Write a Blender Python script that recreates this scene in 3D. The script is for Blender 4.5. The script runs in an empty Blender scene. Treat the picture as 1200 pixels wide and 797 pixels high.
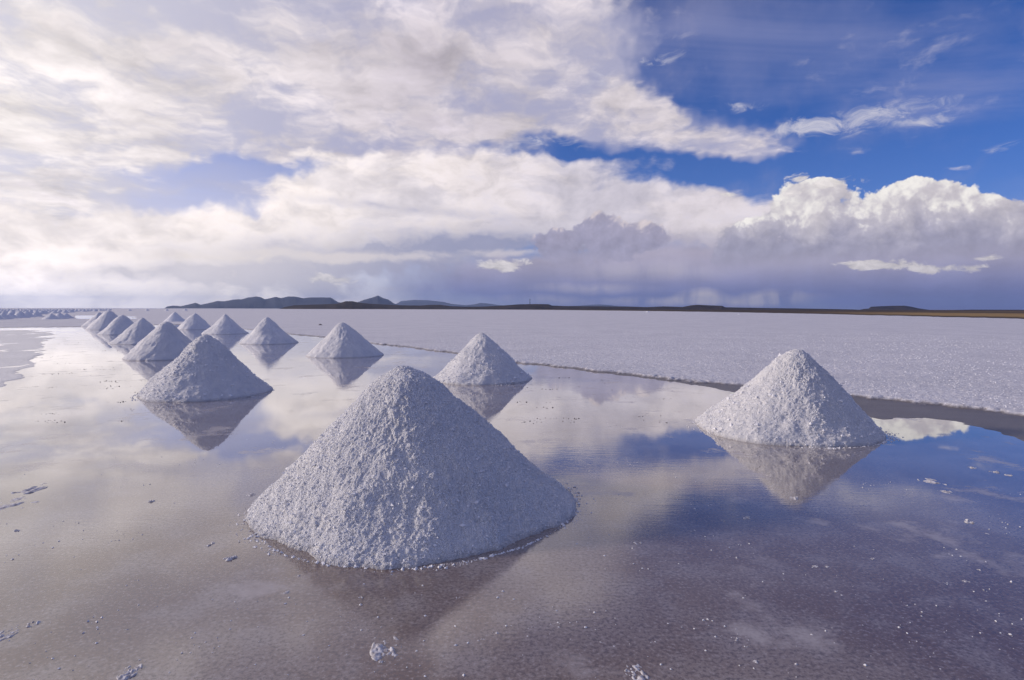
import bpy, math, random
import numpy as np
from mathutils import Matrix, Vector

# ------------------------------------------------------------------ camera
sc = bpy.context.scene
COL = sc.collection
W0, H0, F = 1200.0, 797.0, 695.0
CAM_H = 1.6
PITCH = math.radians(3.0)
ROLL = math.radians(0.11)
FWD = np.array([0, math.cos(PITCH), -math.sin(PITCH)])
UP0 = np.array([0, math.sin(PITCH), math.cos(PITCH)])
RT0 = np.array([1.0, 0, 0])
RT = math.cos(ROLL) * RT0 + math.sin(ROLL) * UP0
UP = -math.sin(ROLL) * RT0 + math.cos(ROLL) * UP0

cam_d = bpy.data.cameras.new('camera')
cam = bpy.data.objects.new('camera', cam_d)
COL.objects.link(cam)
cam_d.sensor_width = 36.0
cam_d.lens = 36.0 * F / W0
cam_d.clip_start = 0.05
cam_d.clip_end = 90000
M = Matrix.Identity(4)
for i in range(3):
    M[i][0], M[i][1], M[i][2] = RT[i], UP[i], -FWD[i]
M[2][3] = CAM_H
cam.matrix_world = M
sc.camera = cam


def ray(x, y):
    d = FWD + RT * ((x - W0 / 2) / F) + UP * ((H0 / 2 - y) / F)
    return d / np.linalg.norm(d)


def azel(x, y):
    d = ray(x, y)
    return math.degrees(math.atan2(d[0], d[1])), math.degrees(math.asin(d[2]))


def ground(x, y):
    d = ray(x, y)
    t = CAM_H / -d[2]
    return d[0] * t, d[1] * t


# ------------------------------------------------------------------ render settings, sky, sun, exposure
sc.view_settings.view_transform = 'Standard'
sc.view_settings.look = 'None'
sc.view_settings.exposure = 0.0
sc.view_settings.gamma = 1.0
sc.view_settings.use_curve_mapping = False
sc.render.engine = 'CYCLES'
sc.cycles.use_denoising = True
sc.cycles.use_adaptive_sampling = True
sc.cycles.adaptive_threshold = 0.012
sc.cycles.max_bounces = 6
sc.cycles.diffuse_bounces = 3
sc.cycles.glossy_bounces = 3
sc.cycles.volume_bounces = 0

SUN_AZ, SUN_EL = -85.0, 19.0          # degrees; azimuth from +Y (view axis), negative = to the left
sun_d = bpy.data.lights.new('sun', 'SUN')
sun_d.energy = 2.7
sun_d.angle = math.radians(6)
sun_d.color = (1.0, 0.86, 0.74)
sun = bpy.data.objects.new('sun', sun_d)
COL.objects.link(sun)
sdir = Vector((math.sin(math.radians(SUN_AZ)) * math.cos(math.radians(SUN_EL)),
               math.cos(math.radians(SUN_AZ)) * math.cos(math.radians(SUN_EL)),
               math.sin(math.radians(SUN_EL))))
sun.rotation_euler = sdir.to_track_quat('Z', 'Y').to_euler()


class NT:
    """small helper that writes shader maths as expressions"""
    def __init__(s, tree):
        s.t = tree
        tree.nodes.clear()

    def n(s, kind, **kw):
        nd = s.t.nodes.new(kind)
        for k, v in kw.items():
            setattr(nd, k, v)
        return nd

    def put(s, sock, v):
        if isinstance(v, bpy.types.NodeSocket):
            s.t.links.new(v, sock)
        elif v is not None:
            if isinstance(v, (tuple, list)) and len(v) == 3 and sock.type == 'RGBA':
                v = tuple(v) + (1.0,)
            sock.default_value = v

    def m(s, op, a, b=None, c=None, clamp=False):
        nd = s.n('ShaderNodeMath', operation=op, use_clamp=clamp)
        s.put(nd.inputs[0], a)
        if b is not None: s.put(nd.inputs[1], b)
        if c is not None: s.put(nd.inputs[2], c)
        return nd.outputs[0]

    def add(s, a, b): return s.m('ADD', a, b)
    def sub(s, a, b): return s.m('SUBTRACT', a, b)
    def mul(s, a, b): return s.m('MULTIPLY', a, b)

    def sum(s, items):
        r = items[0]
        for i in items[1:]:
            r = s.add(r, i)
        return r

    def v(s, op, a, b=None, scale=None):
        nd = s.n('ShaderNodeVectorMath', operation=op)
        s.put(nd.inputs[0], a)
        if b is not None: s.put(nd.inputs[1], b)
        if scale is not None: s.put(nd.inputs['Scale'], scale)
        return nd.outputs['Value'] if op in ('LENGTH', 'DOT_PRODUCT') else nd.outputs['Vector']

    def comb(s, x, y, z=0.0):
        nd = s.n('ShaderNodeCombineXYZ')
        for i, q in enumerate((x, y, z)):
            s.put(nd.inputs[i], q)
        return nd.outputs[0]

    def sep(s, v):
        nd = s.n('ShaderNodeSeparateXYZ')
        s.put(nd.inputs[0], v)
        return nd.outputs

    def noise(s, vec, scale=1.0, detail=5, rough=0.55, dist=0.0, dim='3D', lac=2.0, color=False, kind='FBM'):
        nd = s.n('ShaderNodeTexNoise', noise_dimensions=dim, noise_type=kind)
        s.put(nd.inputs['Vector'], vec)
        nd.inputs['Scale'].default_value = scale
        nd.inputs['Detail'].default_value = detail
        nd.inputs['Roughness'].default_value = rough
        nd.inputs['Lacunarity'].default_value = lac
        nd.inputs['Distortion'].default_value = dist
        return nd.outputs['Color'] if color else nd.outputs[0]

    def voro(s, vec, scale=1.0, detail=0, rough=0.5, smooth=None, dim='2D'):
        nd = s.n('ShaderNodeTexVoronoi', voronoi_dimensions=dim, feature='SMOOTH_F1' if smooth else 'F1')
        s.put(nd.inputs['Vector'], vec)
        nd.inputs['Scale'].default_value = scale
        nd.inputs['Detail'].default_value = detail
        nd.inputs['Roughness'].default_value = rough
        if smooth: nd.inputs['Smoothness'].default_value = smooth
        return nd.outputs['Distance']

    def ss(s, x, lo, hi, a=0.0, b=1.0):
        nd = s.n('ShaderNodeMapRange', interpolation_type='SMOOTHSTEP')
        s.put(nd.inputs['Value'], x)
        s.put(nd.inputs['From Min'], lo)
        s.put(nd.inputs['From Max'], hi)
        s.put(nd.inputs['To Min'], a)
        s.put(nd.inputs['To Max'], b)
        return nd.outputs[0]

    def mix(s, f, a, b, blend='MIX'):
        nd = s.n('ShaderNodeMix', data_type='RGBA', blend_type=blend)
        s.put(nd.inputs[0], f)
        s.put(nd.inputs[6], a)
        s.put(nd.inputs[7], b)
        return nd.outputs[2]

    def tint(s, col, f):
        return s.mix(1.0, col, s.comb(f, f, f), 'MULTIPLY')


world = bpy.data.worlds.new('World')
sc.world = world
world.use_nodes = True
N = NT(world.node_tree)
DIR = N.n('ShaderNodeTexCoord').outputs['Generated']
dx, dy, dz = N.sep(DIR)
AZ = N.mul(N.m('ARCTAN2', dx, dy), 180 / math.pi)
EL = N.mul(N.m('ARCSINE', dz), 180 / math.pi)
P = N.comb(AZ, EL, 0.0)
zc = N.add(N.m('MAXIMUM', dz, 0.0), 0.10)
CEIL = N.comb(N.m('DIVIDE', dx, zc), N.m('DIVIDE', dy, zc), 0.0)     # position on a flat cloud ceiling

wn = N.noise(P, 0.11, 4, 0.6, dim='2D', color=True)
warp = N.v('SCALE', N.v('SUBTRACT', wn, (0.5, 0.5, 0.5)), scale=9.0)
warp = N.v('MULTIPLY', warp, (1.3, 0.6, 0.0))
PW = N.v('ADD', P, warp)
wn2 = N.v('SCALE', N.v('SUBTRACT', wn, (0.5, 0.5, 0.5)), scale=2.4)
PW2 = N.v('ADD', P, N.v('MULTIPLY', wn2, (1.0, 0.7, 0.0)))


def blob(x, y, rx, ry, rot=0, amp=1.0, src=None):
    """soft ellipse of cloud cover round the sky direction seen at photo position x, y"""
    a0, e0 = azel(x, y)
    sx = (azel(x + 4, y)[0] - azel(x - 4, y)[0]) / 8
    sy = (azel(x, y - 4)[1] - azel(x, y + 4)[1]) / 8
    return ablob(a0, e0, rx * sx, ry * sy, -rot, amp, src)


def ablob(a0, e0, ra, re, rot=0, amp=1.0, src=None):
    mp = N.n('ShaderNodeMapping', vector_type='TEXTURE')
    N.put(mp.inputs['Vector'], src if src is not None else PW)
    mp.inputs['Location'].default_value = (a0, e0, 0)
    mp.inputs['Rotation'].default_value = (0, 0, math.radians(rot))
    mp.inputs['Scale'].default_value = (ra, re, 1)
    g = N.n('ShaderNodeTexGradient', gradient_type='SPHERICAL')
    N.put(g.inputs['Vector'], mp.outputs[0])
    return N.mul(g.outputs['Fac'], amp)


def blobs(lst, src=None):
    return N.sum([blob(*b, src=src) for b in lst])


# clear sky
sky = N.n('ShaderNodeTexSky', sky_type='NISHITA')
sky.sun_disc = False
sky.sun_elevation = math.radians(SUN_EL)
sky.sun_rotation = math.radians(SUN_AZ)
sky.altitude = 3650
sky.air_density = 1.0
sky.dust_density = 0.3
sky.ozone_density = 2.0
STR = 0.1
hs = N.n('ShaderNodeHueSaturation')
N.put(hs.inputs['Color'], sky.outputs[0])
hs.inputs['Saturation'].default_value = 1.22
hs.inputs['Value'].default_value = 1.0
clear = N.mix(1.0, hs.outputs[0], (0.42 * STR, 0.74 * STR, 1.25 * STR), 'MULTIPLY')

# nearness to the sun (brightens and warms the clouds)
sdot = N.v('DOT_PRODUCT', DIR, tuple(sdir))
glow = N.ss(sdot, 0.30, 1.0)
right = N.ss(AZ, -10.0, 25.0)
elpos = N.m('MAXIMUM', EL, 0.0)

# milky air towards the horizon
hz = N.m('POWER', 2.718, N.mul(elpos, -1 / 7.0))
hzcol = N.mix(N.ss(AZ, -34.0, 4.0), (2.3, 1.95, 1.60), (0.25, 0.28, 0.46))
col = N.mix(N.mul(hz, 0.92), clear, hzcol)

# --- high thin veil, upper right
nv = N.noise(N.v('MULTIPLY', CEIL, (0.55, 1.0, 1.0)), 0.9, 6, 0.62, 0.5, dim='2D')
vm = N.sum([blobs([(1010, 55, 420, 130, 6, 1.0), (760, 40, 200, 90, 0, 0.7), (1130, 120, 220, 70, 0, .6)]),
            N.mul(N.ss(EL, 22.0, 34.0), N.ss(N.m('ABSOLUTE', AZ), 110.0, 60.0, 0.25, 0.9))])
va = N.mul(N.ss(N.add(vm, N.mul(N.sub(nv, 0.5), 1.7)), 0.10, 1.35), 0.66)
col = N.mix(va, col, N.mix(N.ss(EL, 22.0, 32.0), (0.34, 0.355, 0.58), (0.46, 0.41, 0.47)))
leftveil = N.m('MINIMUM', blobs([(215, 225, 260, 70, 0, 1.2)]), 1.0)
col = N.mix(N.mul(leftveil, N.ss(nv, 0.25, 0.75, 0.25, 0.75)), col, (0.50, 0.50, 0.66))

# --- broken stratocumulus ceiling (left and overhead)
CW = N.v('ADD', CEIL, N.v('MULTIPLY', N.v('SUBTRACT', wn, (0.5, 0.5, 0.5)), (0.22, 0.22, 0.0)))
nA = N.noise(CW, 1.7, 7, 0.6, 0.0, dim='2D')
nA2 = N.noise(N.v('ADD', CW, (-0.16, 0.10, 0.0)), 1.7, 5, 0.58, 0.0, dim='2D')
puffA = N.voro(CW, 2.6, 3, 0.55, 0.6)
nlow = N.noise(CEIL, 0.55, 3, 0.5, dim='2D')
aw = N.m('ABSOLUTE', AZ)
mA = N.sum([blobs([(130, 40, 640, 300, 0, 1.9), (430, 60, 420, 190, 8, 1.5), (640, 50, 190, 130, 10, 1.0),
                   (770, 138, 230, 58, 12, 1.5), (890, 172, 110, 26, 8, 1.0), (20, 260, 260, 190, 0, 1.4),
                   (-350, 150, 500, 500, 0, 1.8), (560, 130, 160, 60, 0, .5)]),
            N.mul(blobs([(300, 202, 260, 20, -3, 1.0), (195, 230, 130, 40, 0, 0.8), (640, 162, 130, 24, -4, 0.55),
                         (850, 215, 300, 40, 4, 0.8), (930, 60, 250, 150, 0, .9), (270, -75, 340, 80, 0, 1.2), (800, -120, 300, 120, 0, .8)]), -1.0),
            N.mul(N.ss(aw, 45.0, 75.0), 0.34)])
mA = N.m('MINIMUM', mA, 1.0)
under = N.ss(N.add(mA, N.mul(N.sub(nlow, 0.5), 1.2)), 0.05, 0.85)
col = N.mix(N.mul(under, 0.86), col, N.mix(glow, (0.48, 0.465, 0.61), (0.93, 0.88, 0.89)))
dA = N.add(mA, N.add(N.mul(N.sub(nA, 0.45), 2.1), N.mul(N.sub(0.40, puffA), 0.9)))
fA = N.noise(CW, 8.0, 5, 0.62, 0.0, dim='2D')
aA = N.ss(N.add(dA, N.mul(N.sub(fA, 0.5), 0.8)), 0.18, 1.05)
thick = N.ss(dA, 0.55, 1.35)
litA = N.mul(N.sub(nA, nA2), 2.6)
baseA = N.mix(glow, (0.70, 0.635, 0.665), (1.10, 1.02, 0.96))
greyA = N.mix(glow, (0.50, 0.45, 0.54), (0.83, 0.75, 0.79))
cA = N.mix(N.mul(thick, N.ss(nlow, 0.40, 0.70, 0.0, 0.75)), baseA, greyA)
cA = N.tint(cA, N.add(1.0, N.add(N.mul(litA, 0.40), N.mul(N.sub(fA, 0.5), 0.42))))
dimback = N.ss(aw, 65.0, 120.0, 1.0, 0.60)
cA = N.tint(cA, dimback)
cA = N.mix(N.ss(aw, 70.0, 125.0, 0.0, 0.7), cA, (0.27, 0.34, 0.60))
cA = N.tint(cA, N.add(1.0, N.mul(N.ss(EL, 24.0, 33.0), N.ss(aw, 95.0, 60.0, 0.0, 0.8))))
col = N.mix(N.mul(aA, 0.97), col, cA)

# --- layered sheets in the middle and on the left
PS = N.v('MULTIPLY', PW2, (0.35, 1.0, 1.0))
nD = N.noise(PS, 0.22, 6, 0.6, 0.3, dim='2D')
nDf = N.noise(N.v('MULTIPLY', PW2, (0.6, 1.0, 1.0)), 0.55, 6, 0.6, 0.2, dim='2D')
mD = N.sum([blobs([(620, 240, 360, 44, 5, 1.5), (480, 213, 330, 36, -3, 1.1), (230, 285, 480, 66, -2, 1.7),
                   (80, 330, 460, 80, 0, 1.8), (800, 270, 200, 48, 10, 1.2), (520, 275, 320, 50, 0, 1.2),
                   (640, 195, 260, 20, 4, .5)]),
            N.mul(blobs([(205, 230, 130, 36, 0, 0.6), (300, 203, 240, 16, -3, .6)]), -1.0)])
mD = N.m('MINIMUM', mD, 1.1)
dD = N.add(mD, N.add(N.mul(N.sub(nD, 0.5), 1.3), N.mul(N.sub(nDf, 0.5), 0.6)))
aD = N.ss(dD, 0.12, 0.80)
dkD = N.m('MINIMUM', blobs([(530, 302, 340, 60, 0, 0.6), (580, 287, 170, 26, 0, .35), (345, 328, 260, 55, 0, 0.6), (500, 345, 400, 80, 0, 0.7),
                            (620, 304, 180, 40, 0, .4), (560, 348, 330, 30, 0, .6), (180, 320, 200, 14, 0, .5),
                            (460, 245, 200, 10, 3, .5)], PW2), 1.0)
cD = N.mix(N.ss(AZ, -28.0, 12.0), (1.12, 1.01, 0.95), (0.84, 0.76, 0.78))
cD = N.tint(cD, N.add(1.0, N.mul(N.sub(nDf, 0.5), 0.85)))
cD = N.tint(cD, N.add(1.0, N.mul(N.ss(EL, 6.0, 0.0), N.ss(AZ, -18.0, -34.0, 0.0, 0.7))))
shD = N.m('MINIMUM', N.add(N.ss(N.add(dkD, N.add(N.mul(N.sub(nDf, 0.5), 1.3), N.mul(N.sub(nD, 0.5), 1.1))), 0.05, 1.25), N.mul(N.ss(nD, 0.58, 0.38), 0.30)), 0.9)
cD = N.mix(shD, cD, N.mix(N.ss(AZ, -30.0, -5.0), (0.72, 0.67, 0.70), (0.30, 0.315, 0.47)))
col = N.mix(N.mul(aD, 0.95), col, cD)

# --- thin lit layers between the sheets
mL = N.m('MINIMUM', blobs([(430, 301, 190, 10, 1, 1.0), (600, 297, 120, 7, 0, 1.0), (250, 303, 230, 14, -1, .8), (500, 335, 160, 6, 0, .5), (560, 268, 160, 8, 2, .6), (760, 300, 90, 6, 0, .4)], PW2), 1.0)
aL = N.ss(N.add(mL, N.mul(N.sub(nDf, 0.5), 1.6)), 0.15, 1.0)
col = N.mix(N.mul(aL, N.mul(N.ss(mL, 0.0, 0.3), 0.75)), col, N.mix(N.ss(AZ, -30.0, 0.0), (0.98, 0.88, 0.80), (0.72, 0.66, 0.69)))

# --- rain curtain and dark cloud base along the right horizon
mF = N.m('MINIMUM', blobs([(930, 322, 470, 62, 0, 1.6), (1200, 320, 360, 66, 0, 1.6), (700, 325, 200, 40, 0, 1.2), (540, 338, 190, 40, 0, 0.8)], PW2), 1.0)
stF = N.noise(N.v('MULTIPLY', PW2, (1.0, 0.10, 1.0)), 0.35, 4, 0.6, dim='2D')
cF = N.mix(N.ss(EL, 0.0, 5.5), (0.15, 0.18, 0.42), (0.46, 0.42, 0.53))
cF = N.tint(cF, N.add(0.66, N.add(N.mul(stF, 0.22), N.mul(N.noise(N.v('MULTIPLY', PW2, (0.3, 1.0, 1.0)), 0.4, 5, 0.6, dim='2D'), 0.46))))
nF = N.noise(PW2, 0.16, 5, 0.6, 0.2, dim='2D')
col = N.mix(N.ss(N.add(mF, N.mul(N.sub(nF, 0.5), 0.9)), 0.0, 0.95), col, cF)
ray_m = N.m('MINIMUM', blobs([(822, 347, 34, 13, 0, 1.3), (900, 349, 46, 12, 0, 1.2), (860, 352, 120, 10, 0, .8), (760, 352, 70, 7, 0, .8), (690, 338, 90, 8, 0, .6), (640, 352, 90, 7, 0, .6), (760, 318, 120, 14, 0, .5)], PW2), 1.0)
col = N.mix(N.mul(ray_m, N.mul(N.ss(stF, 0.28, 0.6), 0.95)), col, (0.62, 0.56, 0.60))

# --- cumulus towers
def cumulus(col, lst, lit, mid, dark, y_lit, y_dark, edge=0.10, cut=None):
    pf = N.voro(PW2, 0.34, 4, 0.62, 0.45)
    pf2 = N.voro(N.v('ADD', PW2, (-0.55, 0.50, 0.0)), 0.34, 3, 0.62, 0.45)
    mE = N.m('MINIMUM', blobs(lst, PW2), 0.95)
    fine = N.noise(P, 1.5, 5, 0.6, dim='2D')
    dE = N.add(mE, N.add(N.mul(N.sub(0.42, pf), 0.50), N.mul(N.sub(fine, 0.5), 0.30)))
    aE = N.ss(dE, 0.24, 0.24 + edge)
    if cut is not None:
        aE = N.mul(aE, cut)
    e_l, e_d = azel(900, y_lit)[1], azel(900, y_dark)[1]
    hgt = N.ss(N.add(EL, N.add(N.mul(N.sub(pf, 0.4), -1.6), N.mul(N.sub(nF, 0.5), 5.0))), e_d, e_l)
    side = N.mul(N.sub(pf2, pf), 0.9)
    c = N.mix(hgt, dark, mid)
    c = N.mix(N.ss(N.add(N.add(hgt, side), N.mul(N.sub(0.55, dE), 0.7)), 0.55, 1.25), c, lit)
    c = N.tint(c, N.add(1.0, N.mul(side, 0.22)))
    return N.mix(aE, col, c)

e310 = azel(1000, 322)[1]
cutR = N.ss(EL, e310, azel(1000, 285)[1])
col = cumulus(col, [(1010, 272, 210, 70, 0, 1.6), (945, 240, 60, 42, 0, 1.0), (962, 222, 30, 18, 0, .5), (1075, 232, 66, 36, 0, 1.0), (1060, 212, 26, 14, 0, .5),
                    (1120, 238, 60, 36, 0, .8), (1200, 278, 170, 60, 0, 1.6), (905, 292, 120, 46, 0, 1.2)],
              (0.90, 0.86, 0.82), (0.68, 0.63, 0.67), (0.38, 0.365, 0.48), 252, 312, 0.18, cutR)
cutL = N.ss(EL, azel(700, 332)[1], azel(700, 288)[1])
col = cumulus(col, [(705, 285, 110, 42, 0, 1.4), (652, 290, 40, 28, 0, 1.0), (700, 258, 34, 18, 0, .8), (760, 276, 50, 20, 0, .8)],
              (0.68, 0.60, 0.62), (0.42, 0.39, 0.51), (0.38, 0.36, 0.49), 255, 300, 0.24, cutL)

# --- small puffs and wisps
nG = N.noise(N.v('MULTIPLY', P, (0.7, 1.3, 1.0)), 0.9, 6, 0.62, 0.3, dim='2D')
mG = N.m('MINIMUM', blobs([(1040, 310, 75, 9, 0, 1.2), (1015, 312, 30, 9, 0, .8), (1090, 315, 26, 8, 0, 1.0), (1130, 311, 36, 8, 0, 1.1), (1152, 299, 30, 6, 0, .9),
                           (390, 325, 60, 9, 0, 1.0), (590, 311, 44, 10, 0, 1.2), (940, 211, 20, 10, -10, 1.0), (856, 232, 24, 5, 0, .9), (972, 219, 70, 9, -9, .9)], PW2), 1.0)
aG = N.mul(N.ss(N.add(mG, N.mul(N.sub(nG, 0.5), 2.0)), 0.30, 0.80), N.ss(mG, 0.0, 0.25))
col = N.mix(N.mul(aG, 0.9), col, N.tint((0.74, 0.69, 0.68, 1), N.add(0.40, N.mul(nG, 1.15))))
mC = N.m('MINIMUM', blobs([(1010, 138, 140, 20, -4, 1.1), (950, 152, 90, 16, 8, 0.6), (1092, 138, 50, 12, 0, .9), (775, 70, 34, 10, 0, .8), (700, 95, 60, 30, 0, .6), (860, 120, 60, 14, 10, .7), (640, 165, 150, 16, -3, .5), (1180, 175, 60, 8, 0, .4)], PW2), 1.0)
nC = N.noise(N.v('MULTIPLY', PW2, (0.5, 1.2, 1.0)), 0.8, 6, 0.65, 0.6, dim='2D')
aC = N.mul(N.ss(N.add(mC, N.mul(N.sub(nC, 0.5), 2.4)), 0.25, 1.35), N.ss(mC, 0.0, 0.3))
col = N.mix(N.mul(aC, 0.85), col, (0.66, 0.64, 0.72))

below = N.ss(EL, -6.0, -0.5)
col = N.mix(below, (0.25, 0.25, 0.3), col)
bg = N.n('ShaderNodeBackground')
N.put(bg.inputs['Color'], N.tint(col, 1.0 / STR))
bg.inputs['Strength'].default_value = STR
wo = N.n('ShaderNodeOutputWorld')
world.node_tree.links.new(bg.outputs[0], wo.inputs['Surface'])
world.cycles.sampling_method = 'MANUAL'
world.cycles.sample_map_resolution = 512

# ------------------------------------------------------------------ numpy noise
def _hash(ix, iy, iz, seed):
    h = (ix.astype(np.int64) * 374761393 + iy.astype(np.int64) * 668265263 + iz.astype(np.int64) * 2147483647 + seed * 974634777) & 0xFFFFFFFF
    h = ((h ^ (h >> 13)) * 1274126177) & 0xFFFFFFFF
    h = ((h ^ (h >> 16)) * 2246822519) & 0xFFFFFFFF
    return ((h ^ (h >> 15)) & 0xFFFFFF) / float(0xFFFFFF)


def vnoise(p, seed=0):
    """smooth value noise in -1..1 at points p (n,3)"""
    i = np.floor(p).astype(np.int64)
    f = p - i
    u = f * f * f * (f * (f * 6 - 15) + 10)
    r = 0
    for a in (0, 1):
        wa = u[:, 0] if a else 1 - u[:, 0]
        for b in (0, 1):
            wb = u[:, 1] if b else 1 - u[:, 1]
            for c in (0, 1):
                wc = u[:, 2] if c else 1 - u[:, 2]
                r = r + wa * wb * wc * _hash(i[:, 0] + a, i[:, 1] + b, i[:, 2] + c, seed)
    return r * 2 - 1


def fbm(p, octv=4, gain=0.5, seed=0):
    r, a, t = 0, 1.0, 0
    for k in range(octv):
        r = r + a * vnoise(p * 2.03 ** k + 17.3 * k, seed + k)
        t += a
        a *= gain
    return r / t


def worley(p, seed=0):
    i = np.floor(p).astype(np.int64)
    best = np.full(len(p), 9.0)
    for a in (-1, 0, 1):
        for b in (-1, 0, 1):
            for c in (-1, 0, 1):
                j = i + np.array([a, b, c])
                q = np.stack([j[:, 0] + _hash(j[:, 0], j[:, 1], j[:, 2], seed + 1),
                              j[:, 1] + _hash(j[:, 0], j[:, 1], j[:, 2], seed + 2),
                              j[:, 2] + _hash(j[:, 0], j[:, 1], j[:, 2], seed + 3)], 1)
                best = np.minimum(best, ((p - q) ** 2).sum(1))
    return np.sqrt(best)


def sstep(x, a, b):
    t = np.clip((x - a) / (b - a), 0, 1)
    return t * t * (3 - 2 * t)


# ------------------------------------------------------------------ mesh helpers
def raw_mesh(name, V, faces, mat, smooth=True):
    """faces: int array (n,k)"""
    me = bpy.data.meshes.new(name)
    V = np.asarray(V, dtype=np.float32)
    Fa = np.asarray(faces, dtype=np.int32)
    k = Fa.shape[1]
    me.vertices.add(len(V))
    me.vertices.foreach_set('co', V.ravel())
    me.loops.add(Fa.size)
    me.loops.foreach_set('vertex_index', Fa.ravel())
    me.polygons.add(len(Fa))
    me.polygons.foreach_set('loop_start', np.arange(0, Fa.size, k, dtype=np.int32))
    me.polygons.foreach_set('use_smooth', np.full(len(Fa), smooth))
    me.update(calc_edges=True)
    me.validate()
    me.materials.append(mat)
    return me


def link(name, me, parent=None, loc=(0, 0, 0), **props):
    o = bpy.data.objects.new(name, me)
    COL.objects.link(o)
    o.location = loc
    if parent: o.parent = parent
    for k, v in props.items():
        o[k] = v
    return o


def grid_faces(nu, nv, wrap=False):
    """quads of a grid with nu rows, nv columns"""
    cols = nv if wrap else nv - 1
    a = (np.arange(nu - 1)[:, None] * nv + np.arange(cols)[None, :])
    b = (np.arange(nu - 1)[:, None] * nv + (np.arange(cols)[None, :] + 1) % nv)
    return np.stack([a, b, b + nv, a + nv], -1).reshape(-1, 4)


def float_attr(me, name, vals):
    at = me.attributes.new(name, 'FLOAT', 'POINT')
    at.data.foreach_set('value', np.asarray(vals, dtype=np.float32))


# ------------------------------------------------------------------ materials
def new_mat(name):
    m = bpy.data.materials.new(name)
    m.use_nodes = True
    nt = NT(m.node_tree)
    bs = nt.n('ShaderNodeBsdfPrincipled')
    out = nt.n('ShaderNodeOutputMaterial')
    m.node_tree.links.new(bs.outputs[0], out.inputs['Surface'])
    return m, nt, bs


def bump(nt, h, strength, dist, prev=None):
    b = nt.n('ShaderNodeBump')
    nt.put(b.inputs['Height'], h)
    b.inputs['Strength'].default_value = strength
    b.inputs['Distance'].default_value = dist
    if prev is not None: nt.put(b.inputs['Normal'], prev)
    return b.outputs[0]


def geo_pos(nt):
    return nt.n('ShaderNodeNewGeometry').outputs['Position']


# heaped salt
SALT, t, b = new_mat('heaped_salt')
pos = geo_pos(t)
n1 = t.noise(pos, 3.0, 4, 0.6)
n2 = t.noise(pos, 55.0, 3, 0.6)
n3 = t.voro(pos, 110.0, 1, 0.6, dim='3D')
c = t.mix(t.ss(n1, 0.35, 0.7), (0.89, 0.885, 0.895), (0.82, 0.82, 0.845))
c = t.mix(t.mul(t.ss(n2, 0.52, 0.70), 0.45), c, (0.68, 0.675, 0.70))
px_, py_, pz_ = t.sep(pos)
damp = t.ss(t.add(pz_, t.mul(t.sub(n2, 0.5), 0.07)), 0.05, -0.01)
c = t.mix(t.mul(damp, 0.6), c, (0.40, 0.38, 0.38))
t.put(b.inputs['Base Color'], c)
b.inputs['Roughness'].default_value = 0.62
b.inputs['IOR'].default_value = 1.4
nb = bump(t, n2, 0.7, 0.02)
nb = bump(t, n3, 0.8, 0.010, nb)
t.put(b.inputs['Normal'], nb)

CRUMB, t, b = new_mat('salt_crumbs')
b.inputs['Base Color'].default_value = (0.86, 0.855, 0.87, 1)
b.inputs['Roughness'].default_value = 0.6

DAMP, t, b = new_mat('damp_salt_clump')
pos = geo_pos(t)
t.put(b.inputs['Base Color'], t.mix(t.ss(t.noise(pos, 40.0, 4, 0.6), 0.4, 0.62), (0.72, 0.71, 0.73), (0.44, 0.41, 0.41)))
b.inputs['Roughness'].default_value = 0.5

# dry salt crust, with damp mud along the pool (attribute "mud")
FLAT, t, b = new_mat('dry_salt_crust')
pos = geo_pos(t)
mud = t.n('ShaderNodeAttribute', attribute_name='mud').outputs['Fac']
g1 = t.noise(pos, 0.35, 5, 0.6)
g2 = t.noise(pos, 15.0, 5, 0.78)
g3 = t.voro(pos, 26.0, 1, 0.6, dim='3D')
c = t.mix(t.ss(g1, 0.35, 0.68), (0.77, 0.76, 0.79), (0.68, 0.675, 0.71))
c = t.mix(t.mul(t.ss(g2, 0.50, 0.60), 0.7), c, (0.40, 0.39, 0.44))
c = t.mix(t.mul(t.ss(g2, 0.45, 0.36), 0.8), c, (0.88, 0.87, 0.88))
mn = t.noise(t.v('MULTIPLY', pos, (0.6, 1.6, 1.0)), 2.2, 5, 0.6)
mc = t.mix(mn, (0.115, 0.10, 0.10), (0.25, 0.225, 0.22))
t.put(b.inputs['Base Color'], t.mix(mud, c, mc))
t.put(b.inputs['Roughness'], t.mix(mud, (0.7, 0.7, 0.7), (0.42, 0.42, 0.42)))
wet = t.n('ShaderNodeAttribute', attribute_name='wet').outputs['Fac']
t.put(b.inputs['Coat Weight'], t.mul(wet, 0.6))
b.inputs['Coat IOR'].default_value = 1.7
b.inputs['Coat Roughness'].default_value = 0.24
nb = bump(t, g2, 0.6, 0.03)
nb = bump(t, g3, 0.35, 0.012, nb)
t.put(b.inputs['Normal'], nb)

# shallow brine over a salty mud bed
BRINE, t, b = new_mat('shallow_brine')
pos = geo_pos(t)
q1 = t.noise(pos, 0.45, 5, 0.6)
q2 = t.noise(pos, 2.6, 5, 0.62)
q3 = t.noise(pos, 46.0, 4, 0.7)
q4 = t.voro(pos, 60.0, 1, 0.7, dim='3D')
c = t.mix(t.ss(q1, 0.40, 0.60), (0.19, 0.125, 0.092), (0.29, 0.235, 0.205))
c = t.mix(t.mul(t.ss(q2, 0.45, 0.65), 0.6), c, (0.33, 0.285, 0.27))
c = t.mix(t.mul(t.ss(q3, 0.50, 0.60), 0.75), c, (0.12, 0.095, 0.09))
c = t.mix(t.mul(t.ss(q3, 0.46, 0.36), 0.7), c, (0.40, 0.355, 0.345))
q5 = t.noise(pos, 1.1, 7, 0.66)
crustp = t.ss(q5, 0.555, 0.67)
c = t.mix(t.mul(crustp, 0.6), c, (0.54, 0.50, 0.50))
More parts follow.
